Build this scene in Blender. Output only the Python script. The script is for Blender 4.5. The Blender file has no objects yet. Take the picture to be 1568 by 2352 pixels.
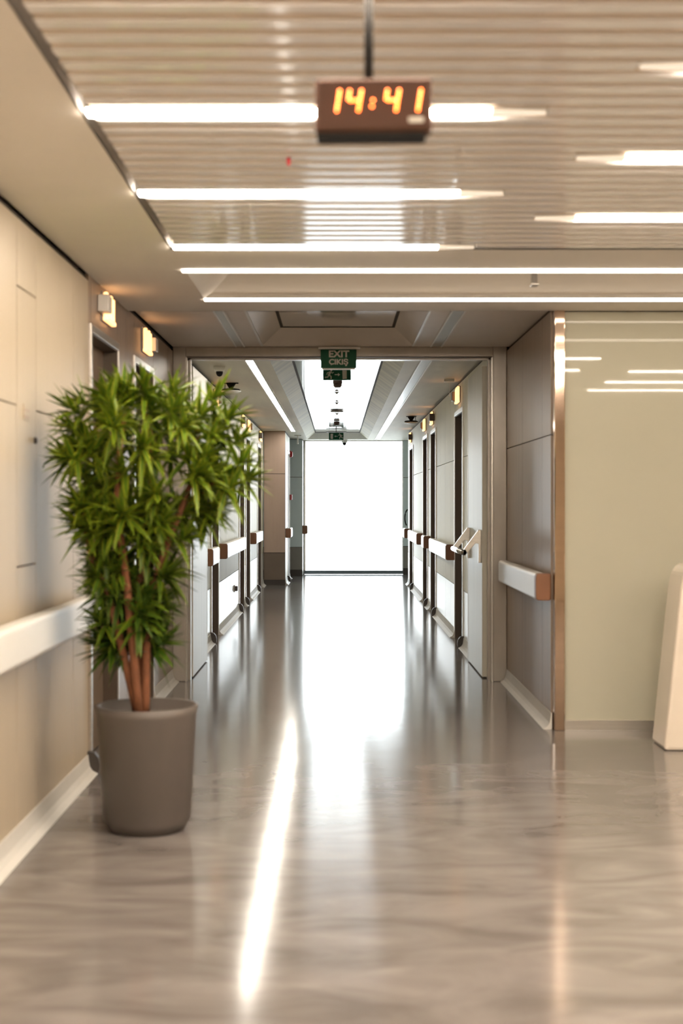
import bpy, bmesh, math, random
from mathutils import Vector, Matrix
random.seed(7)
PI = math.pi
sc = bpy.context.scene
col = sc.collection
CAMZ = 1.42
ZL, ZV = 2.62, 2.66          # lobby ceiling, vestibule / corridor ceiling

# ------------------------------------------------------------------ materials
def nt(name):
    m = bpy.data.materials.new(name); m.use_nodes = True
    return m, m.node_tree.nodes, m.node_tree.links

def pbr(name, rgb, rough=.5, metal=0, spec=.5, coat=0, coat_rough=.05, var=0, scale=(4, 4, 4), var_rough=0, rgb2=None, detail=4):
    m, N, L = nt(name)
    b = N['Principled BSDF']
    b.inputs['Base Color'].default_value = (*rgb, 1)
    b.inputs['Roughness'].default_value = rough
    b.inputs['Metallic'].default_value = metal
    b.inputs['Specular IOR Level'].default_value = spec
    b.inputs['Coat Weight'].default_value = coat
    b.inputs['Coat Roughness'].default_value = coat_rough
    tc = N.new('ShaderNodeTexCoord'); mp = N.new('ShaderNodeMapping')
    mp.inputs['Scale'].default_value = scale
    no = N.new('ShaderNodeTexNoise'); no.inputs['Scale'].default_value = 1; no.inputs['Detail'].default_value = detail
    L.new(tc.outputs['Object'], mp.inputs['Vector']); L.new(mp.outputs['Vector'], no.inputs['Vector'])
    r = N.new('ShaderNodeValToRGB')
    if rgb2 is None:
        v = var or .03
        rgb1 = tuple(c * (1 - v) for c in rgb); rgb2 = tuple(min(1, c * (1 + v)) for c in rgb)
    else:
        rgb1 = rgb
    r.color_ramp.elements[0].position = .3; r.color_ramp.elements[1].position = .7
    r.color_ramp.elements[0].color = (*rgb1, 1); r.color_ramp.elements[1].color = (*rgb2, 1)
    L.new(no.outputs['Fac'], r.inputs['Fac']); L.new(r.outputs['Color'], b.inputs['Base Color'])
    if var_rough:
        mr = N.new('ShaderNodeMapRange')
        mr.inputs['To Min'].default_value = max(0, rough - var_rough); mr.inputs['To Max'].default_value = rough + var_rough
        L.new(no.outputs['Fac'], mr.inputs['Value']); L.new(mr.outputs['Result'], b.inputs['Roughness'])
    return m

def emit(name, rgb, strength):
    m, N, L = nt(name)
    b = N['Principled BSDF']
    b.inputs['Base Color'].default_value = (.8, .8, .8, 1)
    b.inputs['Emission Color'].default_value = (*rgb, 1)
    b.inputs['Emission Strength'].default_value = strength
    return m

M = {}
M['ceil'] = pbr('ceiling_paint', (.84, .80, .735), .65, var=.015)
M['ceil_v'] = pbr('vestibule_ceiling_paint', (.80, .73, .65), .5, var=.02)
M['ceil_c'] = pbr('corridor_ceiling_panel', (.69, .65, .55), .55, spec=.3, var=.06, scale=(8, 1.1, 8))
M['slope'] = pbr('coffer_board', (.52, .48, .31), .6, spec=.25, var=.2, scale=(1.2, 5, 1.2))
M['panel'] = pbr('glossy_ceiling_panel', (.80, .80, .79), .10, coat=.6, var=.02)
M['slat'] = pbr('slat_metal', (.93, .93, .935), .05, spec=.55, var=.01)
M['plenum'] = pbr('plenum_board', (.56, .45, .34), .8, var=.03)
M['cream'] = pbr('cream_wall_panel', (.475, .405, .305), .42, var=.025, scale=(20, 20, 1.5))
M['taupe'] = pbr('taupe_wood_panel', (.30, .228, .172), .36, var=.13, scale=(26, 26, .9))
M['pale'] = pbr('pale_wood_panel', (.72, .70, .585), .52, spec=.3, var=.05, scale=(24, 24, .8))
M['pale_low'] = pbr('white_vinyl_panel', (.84, .85, .83), .33, spec=.5, var=.02, scale=(24, 24, .8))
M['mauve'] = pbr('mauve_panel', (.46, .352, .285), .5, var=.04, scale=(14, 14, 1))
M['mauve_low'] = pbr('brown_kick_panel', (.165, .125, .095), .4, var=.05)
M['blue'] = pbr('grey_blue_panel', (.70, .82, .84), .4, var=.03)
M['blue_low'] = pbr('grey_kick_panel', (.26, .25, .22), .4, var=.04)
M['gap'] = pbr('shadow_gap', (.055, .042, .032), .8)
M['brown'] = pbr('dark_brown_jamb', (.085, .062, .045), .45, var=.06)
M['leaf_door'] = pbr('door_veneer', (.20, .15, .11), .4, var=.12, scale=(24, 24, 1))
M['alu'] = pbr('brushed_aluminium', (.66, .64, .60), .30, metal=.85, var=.05, scale=(3, 3, 60))
M['frame'] = pbr('grey_frame_metal', (.46, .43, .39), .30, metal=.35, var=.12, scale=(5, 5, 2))
M['steel_leaf'] = pbr('pale_door_leaf', (.60, .58, .50), .38, var=.05, scale=(14, 14, .7))
M['copper'] = pbr('rose_steel', (.76, .60, .48), .075, metal=1, var=.05, scale=(3, 3, 30))
M['chrome'] = pbr('satin_chrome', (.75, .74, .72), .2, metal=1)
M['white'] = pbr('white_plastic', (.83, .82, .78), .35)
M['rail'] = pbr('rail_vinyl', (.76, .75, .71), .32, var=.02)
M['cap'] = pbr('rail_end_cap', (.20, .085, .038), .38, var=.06)
M['rubber'] = pbr('dark_rubber', (.055, .045, .04), .5)
M['black'] = pbr('black_plastic', (.013, .012, .011), .65, spec=.12)
M['grey'] = pbr('grey_plastic', (.30, .28, .26), .45)
M['darkbrownplastic'] = pbr('brown_plastic', (.13, .09, .075), .4)
M['red'] = pbr('red_plastic', (.42, .015, .022), .35)
M['green'] = pbr('sign_green', (.010, .085, .042), .55, spec=.2)
M['pict'] = pbr('sign_pictogram', (.60, .57, .50), .5)
M['clockcase'] = pbr('clock_case', (.075, .036, .022), .6, spec=.2, var=.03)
M['clockface'] = pbr('clock_face', (.07, .031, .018), .6, spec=.2, var=.02)
M['sage'] = pbr('back_painted_glass', (.46, .45, .365), .03, spec=.3, var=.01)
M['skirt'] = pbr('coved_skirting', (.62, .61, .58), .55, spec=.3)
M['lampbody'] = pbr('lamp_body', (.75, .73, .70), .4)
M['unlit'] = pbr('unlit_diffuser', (.38, .39, .37), .32)
M['lamp'] = emit('lamp_diffuser', (1, .845, .68), 70)
M['lamp_fade'] = emit('lamp_fade_glow', (1, .82, .62), .42)  # weak glow standing in for the light fading at lamp tips
M['lamp_t'] = emit('trough_lamp_diffuser', (1, .845, .68), 8)
M['lamp_c'] = emit('corridor_lamp_diffuser', (1, .92, .80), 24)
M['glow'] = emit('sconce_glass', (1, .46, .16), 1.8)
M['led'] = emit('orange_led', (1, .13, .0), 14)
M['niche'] = emit('niche_glow', (1, .78, .5), 1.2)  # warm emission for the panel in the unit's arch
M['soil'] = pbr('potting_soil', (.05, .035, .025), .9, var=.3, scale=(60, 60, 60))
M['pot'] = pbr('planter_finish', (.10, .085, .075), .45)
M['bark'] = pbr('bark', (.19, .070, .030), .75, var=.35, scale=(30, 30, 12))
M['ivory'] = pbr('glossy_cream_shell', (.78, .70, .60), .12, coat=.8, var=.02)

# floor: polished resilient floor with cloudy streaks
def floor_mat():
    m, N, L = nt('polished_floor')
    b = N['Principled BSDF']
    tc = N.new('ShaderNodeTexCoord'); mp = N.new('ShaderNodeMapping'); mp.inputs['Scale'].default_value = (1.2, 2.6, 1)
    no = N.new('ShaderNodeTexNoise'); no.inputs['Scale'].default_value = 1.4; no.inputs['Detail'].default_value = 7; no.inputs['Distortion'].default_value = 1.6
    r = N.new('ShaderNodeValToRGB')
    r.color_ramp.elements[0].position = .32; r.color_ramp.elements[1].position = .72
    r.color_ramp.elements[0].color = (.135, .122, .115, 1); r.color_ramp.elements[1].color = (.235, .215, .205, 1)
    L.new(tc.outputs['Object'], mp.inputs['Vector']); L.new(mp.outputs['Vector'], no.inputs['Vector'])
    L.new(no.outputs['Fac'], r.inputs['Fac']); L.new(r.outputs['Color'], b.inputs['Base Color'])
    b.inputs['Roughness'].default_value = .13
    no2 = N.new('ShaderNodeTexNoise'); no2.inputs['Scale'].default_value = 2.2; no2.inputs['Detail'].default_value = 3
    L.new(tc.outputs['Object'], no2.inputs['Vector'])
    bp = N.new('ShaderNodeBump'); bp.inputs['Strength'].default_value = .05; bp.inputs['Distance'].default_value = .02
    L.new(no2.outputs['Fac'], bp.inputs['Height']); L.new(bp.outputs['Normal'], b.inputs['Normal'])
    return m
M['floor'] = floor_mat()

def pane_mat():
    m, N, L = nt('window_pane')
    out = N['Material Output']; N.remove(N['Principled BSDF'])
    t = N.new('ShaderNodeBsdfTransparent'); g = N.new('ShaderNodeBsdfGlossy'); g.inputs['Roughness'].default_value = .02
    t.inputs['Color'].default_value = (.97, .985, .985, 1)
    mx = N.new('ShaderNodeMixShader'); fr = N.new('ShaderNodeFresnel'); fr.inputs['IOR'].default_value = 1.3
    L.new(fr.outputs['Fac'], mx.inputs['Fac']); L.new(t.outputs[0], mx.inputs[1]); L.new(g.outputs[0], mx.inputs[2])
    L.new(mx.outputs[0], out.inputs['Surface'])
    return m
M['pane'] = pane_mat()

def foliage_mat():
    m, N, L = nt('variegated_leaf')
    b = N['Principled BSDF']
    uv = N.new('ShaderNodeUVMap'); sx = N.new('ShaderNodeSeparateXYZ')
    L.new(uv.outputs['UV'], sx.inputs[0])
    # |u-0.5|*2 -> lime margin, green centre
    a = N.new('ShaderNodeMath'); a.operation = 'SUBTRACT'; a.inputs[1].default_value = .5
    ab = N.new('ShaderNodeMath'); ab.operation = 'ABSOLUTE'
    mu = N.new('ShaderNodeMath'); mu.operation = 'MULTIPLY'; mu.inputs[1].default_value = 2
    L.new(sx.outputs['X'], a.inputs[0]); L.new(a.outputs[0], ab.inputs[0]); L.new(ab.outputs[0], mu.inputs[0])
    r = N.new('ShaderNodeValToRGB')
    r.color_ramp.elements[0].position = .45; r.color_ramp.elements[1].position = .8
    r.color_ramp.elements[0].color = (.075, .15, .008, 1); r.color_ramp.elements[1].color = (.27, .31, .02, 1)
    L.new(mu.outputs[0], r.inputs['Fac'])
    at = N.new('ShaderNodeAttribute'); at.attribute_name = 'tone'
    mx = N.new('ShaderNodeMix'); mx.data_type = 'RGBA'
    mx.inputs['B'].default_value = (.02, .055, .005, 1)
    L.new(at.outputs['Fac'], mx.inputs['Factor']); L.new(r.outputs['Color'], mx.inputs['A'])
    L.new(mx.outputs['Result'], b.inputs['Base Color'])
    b.inputs['Roughness'].default_value = .42
    b.inputs['Specular IOR Level'].default_value = .3
    return m
M['foliage'] = foliage_mat()

# ------------------------------------------------------------------ mesh helpers
class MB:
    """collects shapes into one mesh with material slots"""
    def __init__(self):
        self.bm = bmesh.new(); self.mats = []
    def slot(self, m):
        if m not in self.mats: self.mats.append(m)
        return self.mats.index(m)
    def _take(self, tmp, m, smooth=False):
        i = self.slot(m); mp = {}
        for v in tmp.verts: mp[v] = self.bm.verts.new(v.co)
        for f in tmp.faces:
            try: g = self.bm.faces.new([mp[v] for v in f.verts])
            except ValueError: continue
            g.material_index = i; g.smooth = smooth
        tmp.free()
    def box(self, lo, hi, m, bev=0, seg=2):
        t = bmesh.new(); bmesh.ops.create_cube(t, size=1)
        for v in t.verts:
            v.co = Vector([(lo[k] + hi[k]) / 2 + v.co[k] * (hi[k] - lo[k]) for k in range(3)])
        if bev: bmesh.ops.bevel(t, geom=list(t.edges), offset=bev, segments=seg, affect='EDGES', profile=.5)
        self._take(t, m, smooth=False); return self
    def quad(self, pts, m):
        i = self.slot(m); f = self.bm.faces.new([self.bm.verts.new(p) for p in pts]); f.material_index = i; return self
    def prism(self, poly, axis, a, b, m, bev=0, smooth=False):
        """2D polygon extruded along axis from a to b; poly coords are the two other axes in order"""
        t = bmesh.new()
        def P(u, v, w):
            return {0: (w, u, v), 1: (u, w, v), 2: (u, v, w)}[axis]
        A = [t.verts.new(P(u, v, a)) for u, v in poly]; B = [t.verts.new(P(u, v, b)) for u, v in poly]
        n = len(poly)
        t.faces.new(A); t.faces.new(B[::-1])
        for k in range(n): t.faces.new([A[k], B[k], B[(k + 1) % n], A[(k + 1) % n]])
        bmesh.ops.recalc_face_normals(t, faces=t.faces)
        if bev: bmesh.ops.bevel(t, geom=list(t.edges), offset=bev, segments=2, affect='EDGES', profile=.5)
        self._take(t, m, smooth); return self
    def lathe(self, prof, c, m, n=24, axis=2, smooth=True):
        t = bmesh.new(); rings = []
        for r, h in prof:
            ring = []
            for k in range(n):
                a = 2 * PI * k / n; x, y = r * math.cos(a), r * math.sin(a)
                p = {2: (x, y, h), 1: (x, h, y), 0: (h, x, y)}[axis]
                ring.append(t.verts.new(Vector(c) + Vector(p)))
            rings.append(ring)
        for i in range(len(rings) - 1):
            for k in range(n):
                t.faces.new([rings[i][k], rings[i][(k + 1) % n], rings[i + 1][(k + 1) % n], rings[i + 1][k]])
        t.faces.new(rings[0][::-1]); t.faces.new(rings[-1])
        bmesh.ops.recalc_face_normals(t, faces=t.faces)
        self._take(t, m, smooth); return self
    def tube(self, pts, rad, m, n=10):
        t = bmesh.new(); rings = []
        pts = [Vector(p) for p in pts]
        rads = rad if isinstance(rad, (list, tuple)) else [rad] * len(pts)
        for i, p in enumerate(pts):
            d = (pts[min(i + 1, len(pts) - 1)] - pts[max(i - 1, 0)]).normalized()
            u = d.orthogonal().normalized() if abs(d.z) > .95 else d.cross(Vector((0, 0, 1))).normalized()
            v = d.cross(u)
            rings.append([t.verts.new(p + (u * math.cos(2 * PI * k / n) + v * math.sin(2 * PI * k / n)) * rads[i]) for k in range(n)])
        for i in range(len(rings) - 1):
            for k in range(n):
                t.faces.new([rings[i][k], rings[i][(k + 1) % n], rings[i + 1][(k + 1) % n], rings[i + 1][k]])
        t.faces.new(rings[0][::-1]); t.faces.new(rings[-1])
        bmesh.ops.recalc_face_normals(t, faces=t.faces)
        self._take(t, m, True); return self
    def build(self, name, parent=None):
        me = bpy.data.meshes.new(name); self.bm.to_mesh(me); self.bm.free()
        for m in self.mats: me.materials.append(m)
        o = bpy.data.objects.new(name, me); col.objects.link(o)
        if parent is not None: o.parent = parent
        return o

def tag(o, label=None, cat=None, group=None, kind=None):
    for k, v in (('label', label), ('category', cat), ('group', group), ('kind', kind)):
        if v: o[k] = v
    return o

def thing(name, label, cat, loc, rz=0, group=None):
    o = bpy.data.objects.new(name, None); col.objects.link(o)
    o.location = loc; o.rotation_euler = (0, 0, rz); o.empty_display_size = .1
    return tag(o, label, cat, group)

def struct(mb, name, label=None, parent=None):
    o = mb.build(name, parent)
    if parent is None: tag(o, label, kind='structure')
    return o

def copy_tree(o, parent=None):
    c = o.copy(); col.objects.link(c)
    if parent is not None: c.parent = parent
    for ch in list(o.children): copy_tree(ch, c)
    return c

# ------------------------------------------------------------------ setting: shell
struct(MB().box((-2.6, -3.2, -.2), (4.6, 28.42, 0), M['floor']), 'floor', 'polished dark grey-brown floor running from the lobby down the corridor')
struct(MB().box((-2.6, -3.2, 3.0), (4.6, 28.6, 3.15), M['plenum']), 'ceiling_blocker', 'unseen slab added above the hung ceilings to block sky light')  # added over the hung ceilings so no sky light leaks in
struct(MB().box((4.3, -3.2, 0), (4.5, 28.6, 3.0), M['cream']), 'wall_right_lobby', 'cream wall at the far right side of the lobby')
struct(MB().box((-2.6, -3.2, 0), (4.6, -3.0, 3.0), M['cream']), 'wall_back', 'cream wall behind the viewer')
struct(MB().box((-2.6, -3.2, 0), (-2.4, 28.6, 3.0), M['gap']), 'wall_left_blocker', 'unseen wall added behind the left-hand panels to stop light leaks')  # unseen, added to seal the left side against outside light

def panel_wall(name, label, X, side, d0, d1, ztop, splits, zsplits, mats, openings=(), special=None, depth=.22, lowmats=None):
    """wall in the plane x = X whose visible face looks to +x (side=+1) or -x (side=-1).
    Boards with narrow joints over a dark backing; openings = (dA, dB, zhead)."""
    mb = MB(); g = .0035; t = .018
    def slab(a, b, z0, z1, m, off0, off1):
        if b - a < .004 or z1 - z0 < .004: return
        lo, hi = sorted((X - side * off0, X - side * off1))
        mb.box((lo, a, z0), (hi, b, z1), m)
    ivs = []; c = d0
    for (a, b, zh) in openings:
        if a > c: ivs.append((c, a, 0))
        ivs.append((a, b, zh)); c = b
    if c < d1: ivs.append((c, d1, 0))
    for (a, b, zh) in ivs:
        slab(a, b, zh, ztop, M['gap'], t, depth)
        cuts = [a] + [s for s in splits if a + .02 < s < b - .02] + [b]
        for p, q in zip(cuts, cuts[1:]):
            zs = list(zsplits)
            if special:
                for (sa, sb, szs) in special:
                    if sa - .01 <= p and q <= sb + .01: zs = szs
            zc = [zh] + [z for z in zs if z > zh + .02] + [ztop - .032]
            for k, (z0, z1) in enumerate(zip(zc, zc[1:])):
                m = mats[0] if len(mats) == 1 else (mats[1] if z1 <= .62 else mats[0])
                slab(p + (g if p != d0 else 0), q - (g if q != d1 else 0), z0 + (g if z0 > 0 else 0), z1 - (g if z1 < ztop - .05 else 0), m, 0, t + .002)
    return struct(mb, name, label)

# doorways  (dA, dB)
HEAD = 2.33
DL_LOBBY = [(7.55, 8.47), (9.16, 10.10)]
DL = [(14.40, 15.26), (18.50, 19.45), (19.80, 20.75), (22.70, 23.76)]
DR = [(14.00, 14.95), (17.85, 18.80), (19.50, 20.50), (23.20, 24.30)]
op = lambda L: [(a, b, HEAD) for a, b in L]
XL, XR = -1.31, 1.344       # lobby / vestibule
XCL, XCR = -1.28, 1.235     # corridor

panel_wall('wall_left', 'cream panelled lobby wall with thin dark joints behind the plant', XL, 1, -3.0, 7.48, ZL, [-1.5, 0, 1.4, 2.6, 3.8, 4.7, 5.81, 6.18, 7.05], [1.82], [M['cream']],
           special=[(5.81, 6.18, [1.157, 2.31])])
panel_wall('wall_left_vestibule', 'dark taupe wood wall with two doorways left of the corridor entrance', XL, 1, 7.484, 11.3, ZV, [8.85, 9.14, 10.97], [], [M['taupe']], op(DL_LOBBY))
panel_wall('wall_right_vestibule', 'taupe wood wall between the corridor frame and the glass partition', XR, -1, 8.97, 11.3, ZV, [9.35, 10.35], [1.85], [M['taupe']])
panel_wall('wall_left_corridor', 'pale panelled left corridor wall', XCL, 1, 11.5, 24.5, ZV,
           [12.6, 13.4, 15.7, 16.35, 16.95, 17.7, 18.2, 21.3, 21.9, 22.4], [.56, 1.87], [M['pale'], M['pale_low']], op(DL))
panel_wall('wall_right_corridor', 'pale panelled right corridor wall', XCR, -1, 11.5, 24.9, ZV,
           [12.6, 13.4, 15.55, 16.3, 17.1, 17.6, 19.1, 21.2, 21.9, 22.6], [.56, 1.87], [M['pale'], M['pale_low']], op(DR))

# stepped end of the corridor
def facing_wall(name, label, x0, x1, d, zs, mats, depth, kick=.09):
    mb = MB(); g = .0045
    mb.box((x0 + .002, d + .018, 0), (x1 - .002, d + depth, ZV), M['gap'])
    for (z0, z1), m in zip(zip(zs, zs[1:]), mats):
        mb.box((x0, d, z0 + g), (x1 - .006, d + .02, z1 - g), m)
    mb.box((x0, d + .008, 0), (x1 - .008, d + .03, kick), M['rubber'])
    return mb
mb = facing_wall('x', '', -1.27, -.90, 24.52, [.09, .56, 1.92, ZV], [M['mauve_low'], M['mauve'], M['mauve']], 2.18)
mb.box((-.918, 24.545, .04), (-.90, 25.55, ZV - .03), M['pale']).box((-.918, 26.52, .04), (-.90, 26.7, ZV - .03), M['pale']).box((-.918, 25.55, HEAD), (-.90, 26.52, ZV - .03), M['pale'])
struct(mb, 'wall_end_left', 'mauve panelled wall stepping into the far left of the corridor')
mb = facing_wall('x', '', -2.3, -.68, 27.6, [.12, .56, 1.92, ZV], [M['blue_low'], M['blue'], M['blue']], .74, .12)
mb.box((-.70, 27.625, .02), (-.68, 28.3, ZV - .02), M['pale_low'])
struct(mb, 'wall_end_niche', 'narrow grey-blue wall beside the left edge of the bright window')
mb = facing_wall('x', '', 1.30, 2.6, 28.2, [.12, .56, 1.92, ZV], [M['blue_low'], M['blue'], M['blue']], .15, .12)
struct(mb, 'wall_end_right', 'narrow grey-blue wall at the right edge of the bright window')
struct(MB().box((2.4, 24.9, 0), (2.6, 28.4, ZV), M['pale_low']), 'wall_alcove', 'side wall of the alcove right of the window')
struct(MB().box((1.262, 24.75, 0), (2.6, 24.9, ZV), M['pale']), 'wall_alcove_return', 'return of the right corridor wall')
struct(MB().box((-2.6, 28.32, 0), (-.66, 28.6, 3.0), M['pale_low']).box((1.31, 28.32, 0), (4.6, 28.6, 3.0), M['pale_low']).box((-.66, 28.32, 2.655), (1.31, 28.6, 3.0), M['pale_low']),
       'wall_end', 'end wall around the bright window')
# pillars closing the lobby / corridor sides
struct(MB().box((XCR + .03, 11.5, 0), (4.3, 11.65, 3.0), M['gap']).box((-2.4, 11.5, 0), (XCL - .03, 11.65, 3.0), M['gap']), 'wall_return', 'partition behind the corridor frame')

# window_1
win = struct(MB().box((-.66, 28.24, .005), (1.31, 28.34, .075), M['frame']), 'window_1', 'tall blown-out window filling the corridor end')
win.data.materials.clear(); win.data.materials.append(pbr('window_frame_metal', (.17, .22, .25), .4))
f = MB().box((-.66, 28.27, .075), (-.635, 28.33, 2.655), M['alu']).box((1.285, 28.27, .075), (1.31, 28.33, 2.655), M['alu']).box((-.66, 28.29, 2.645), (1.31, 28.33, 2.657), M['white']).build('window_frame', win)
MB().box((-.635, 28.295, .075), (1.285, 28.305, 2.646), M['pane']).build('window_pane', win)

# ------------------------------------------------------------------ ceilings
def holed(mb, x0, x1, d0, d1, hx0, hx1, hd0, hd1, z, m, t=.05):
    mb.box((x0, d0, z), (x1, hd0, z + t), m); mb.box((x0, hd1, z), (x1, d1, z + t), m)
    mb.box((x0, hd0, z), (hx0, hd1, z + t), m); mb.box((hx1, hd0, z), (x1, hd1, z + t), m)
    return mb
GX0, GD0, GD1 = -.79, -2.6, 6.74           # slat recess
TX0, TD0, TD1 = -.785, 7.30, 8.42        # light trough
mb = MB()
holed(mb, XL, 4.3, -3.0, 7.0, GX0, 4.3 - .001, GD0, GD1, ZL, M['ceil'], .012)
# recess sides and plenum
mb.quad([(GX0, GD0, ZL), (GX0, GD1, ZL), (GX0, GD1, ZL + .12), (GX0, GD0, ZL + .12)], M['slat'])
mb.quad([(GX0, GD1, ZL), (4.3, GD1, ZL), (4.3, GD1, ZL + .12), (GX0, GD1, ZL + .12)], M['ceil'])
mb.quad([(GX0, GD0, ZL), (4.3, GD0, ZL), (4.3, GD0, ZL + .12), (GX0, GD0, ZL + .12)], M['ceil'])
mb.box((-.757, GD0, ZL + .009), (4.29, GD1 - .03, ZL + .012), M['plenum'])  # tan filler added between slats, its colour darkens the grooves like shade
mb.quad([(GX0, GD0, ZL + .075), (4.3, GD0, ZL + .075), (4.3, GD1, ZL + .075), (GX0, GD1, ZL + .075)], M['plenum'])
# strip with the trough
holed(mb, XL, 4.3, 7.0, 8.90, TX0, 4.3 - .001, TD0, TD1, ZL, M['ceil'], .012)
rz, ix, iy = ZL + .15, .20, .28
A = [(TX0, TD0, ZL), (4.3, TD0, ZL), (4.3, TD1, ZL), (TX0, TD1, ZL)]
B = [(TX0 + ix, TD0 + iy, rz), (4.3, TD0 + iy, rz), (4.3, TD1 - iy, rz), (TX0 + ix, TD1 - iy, rz)]
for k in (0, 2, 3): mb.quad([A[k], A[(k + 1) % 4], B[(k + 1) % 4], B[k]], M['ceil'])
mb.quad(B, M['ceil'])
mb.box((XL, 8.885, ZL), (4.3, 8.90, ZL + .30), M['ceil'])
struct(mb, 'ceiling', 'warm off-white lobby ceiling with a slatted recess and a light trough')

def coffer(name, label, x0, x1, d0, d1, ox, od0, od1, m, thick=.012):
    ins, rise, e = .155, .11, .26
    mb = MB(); holed(mb, x0, x1, d0, d1, -ox, ox, od0, od1, ZV, m, thick)
    A = [(-ox, od0, ZV), (ox, od0, ZV), (ox, od1, ZV), (-ox, od1, ZV)]
    zi = ZV + rise; xi = ox - ins
    B = [(-xi, od0 + e, zi), (xi, od0 + e, zi), (xi, od1 - e, zi), (-xi, od1 - e, zi)]
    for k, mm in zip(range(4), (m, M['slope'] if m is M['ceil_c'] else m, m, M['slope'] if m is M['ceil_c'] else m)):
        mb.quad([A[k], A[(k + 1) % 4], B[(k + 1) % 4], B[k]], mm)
    if m is M['ceil_v']:
        for sx in (-1, 1): mb.box((sx * ox - .008, od0, ZV - .006), (sx * ox + .008, od1, ZV + .004), M['white'])
    w = .022      # dark reveal round the panel
    mb.box((-xi - .004, od0 + e, zi), (-xi + w, od1 - e, zi + .02), M['gap']).box((xi - w, od0 + e, zi), (xi + .004, od1 - e, zi + .02), M['gap'])
    mb.box((-xi, od0 + e, zi), (xi, od0 + e + w, zi + .02), M['gap']).box((-xi, od1 - e - w * 1.6, zi), (xi, od1 - e, zi + .02), M['gap'])
    o = struct(mb, name, label)
    # glossy panels with fine cross joints
    p = MB(); d = od0 + e + w; n = max(1, round((od1 - od0) / 1.2)); L = (od1 - e - w - d) / n
    for k in range(n):
        p.box((-xi + w, d + k * L + .002, zi + .004), (xi - w, d + (k + 1) * L - .002, zi + .016), M['panel'])
    p.box((-xi, od0 + e, zi + .02), (xi, od1 - e, zi + .03), M['gap'])
    struct(p, name + '_panel', 'glossy white panels in the ' + ('corridor' if m is M['ceil_c'] else 'vestibule') + ' ceiling recess')
    return o
coffer('ceiling_vestibule', 'tan vestibule ceiling with a short coffer', XL, XR + .03, 8.9, 11.3, .595, 9.1, 11.22, M['ceil_v'])
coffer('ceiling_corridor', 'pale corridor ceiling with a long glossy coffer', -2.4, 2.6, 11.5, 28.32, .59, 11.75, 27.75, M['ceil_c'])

# slats
LAMPS1 = [-1.35, -.22, .92, 2.08, 3.22, 4.37, 5.51, 6.67]  # rows nearer than the clock lamp are unseen, added to light the lobby
LAMPS2 = [-.80, .46, 1.62, 2.87, 3.91, 4.95, 5.99]  # rows before the top right one are added out of view for brightness
LAMPS3 = [2.68, 3.68, 4.82]
R1, R2, R3 = (-.768, .64), (.83, 2.35), (2.66, 4.0)
mb = MB(); k0 = int((4.37 - GD0) / .1146)
for k in range(-k0, 22):
    d = 4.37 + k * .1146
    if d > GD1 - .03: break
    blocks = sorted([r for L_, r in ((LAMPS1, R1), (LAMPS2, R2), (LAMPS3, R3)) for q in L_ if abs(q - d) < .06])
    x = -.758
    for a, b in blocks + [(4.28, 4.28)]:
        if a - x > .05: mb.box((x, d - .033, ZL - .002), (a - .004, d + .033, ZL + .05), M['slat'], .004, 1)
        x = max(x, b + .004)
struct(mb, 'ceiling_slats', 'glossy white ceiling slats running across the lobby recess')

# ------------------------------------------------------------------ lobby lamps
def linear_lamp(label, x0, x1, d, w=.05, drop=.014, z=ZL, tip0=False, tip1=False, group=None, name='linear_ceiling_lamp', mat='lamp'):
    t = thing(name, label, 'lamp', ((x0 + x1) / 2, d, z), 0, group)
    cx = (x0 + x1) / 2; a, b = x0 - cx, x1 - cx
    MB().box((a, -w / 2 - .004, .004), (b, w / 2 + .004, .05), M['lampbody']).build('housing', t)
    tp = .17
    a2, b2 = a + (tp if tip0 else 0), b - (tp if tip1 else 0)
    MB().box((a2, -w / 2, -drop), (b2, w / 2, .003), M[mat]).build('diffuser', t)
    for on, x0_, x1_ in ((tip0, a2, a), (tip1, b2, b)):
        if on: tag(MB().prism([(x0_, -w / 2), (x1_, -.004), (x1_, .004), (x0_, w / 2)], 2, -drop, .003, M['lamp_fade']).build('fade_wedge', t), 'dim wedge shaped as the lamp light fading out')
    return t
g = 'lit strips set between the ceiling slats'
place1 = {4.37: 'bright strip lamp among the slats running behind the orange digital clock', 5.51: 'bright strip lamp among the slats, second back behind the digital clock', 6.67: 'bright strip lamp on the left at the far edge of the slatted ceiling'}
for d in LAMPS1: linear_lamp(place1.get(d, f'unseen left-column slat lamp added for lobby light, {round((4.37 - d) / 1.146)} rows nearer than the clock lamp'), R1[0], R1[1], d, .055, .008, tip1=True, group=g)
place2 = {3.91: 'bright strip lamp among the slats at the top right of the photo', 4.95: 'bright strip lamp among the slats right of the digital clock, slightly lower than it', 5.99: 'bright strip lamp among the slats on the right, lowest of that column'}
for d in LAMPS2: linear_lamp(place2.get(d, f'unseen right-column slat lamp added for lobby light, {round((3.91 - d) / 1.1)} rows nearer than the top right one'), R2[0], R2[1], d, .055, .008, tip0=True, tip1=True, group=g)
for d, w in zip(LAMPS3, ('nearest', 'middle', 'farthest')):
    linear_lamp('bright strip lamp seen only in the glass partition, ' + w + ' of its three', R3[0], R3[1], d, .055, .008, group=g)
g = 'long lit strips edging the ceiling trough'
linear_lamp('long thin strip lamp along the near edge of the ceiling trough', -.80, 4.25, 7.33, .045, .010, group=g, mat='lamp_t')
linear_lamp('long thin strip lamp along the far edge of the ceiling trough', -.785, 4.25, 8.39, .04, .008, group=g, mat='lamp_t')
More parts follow.
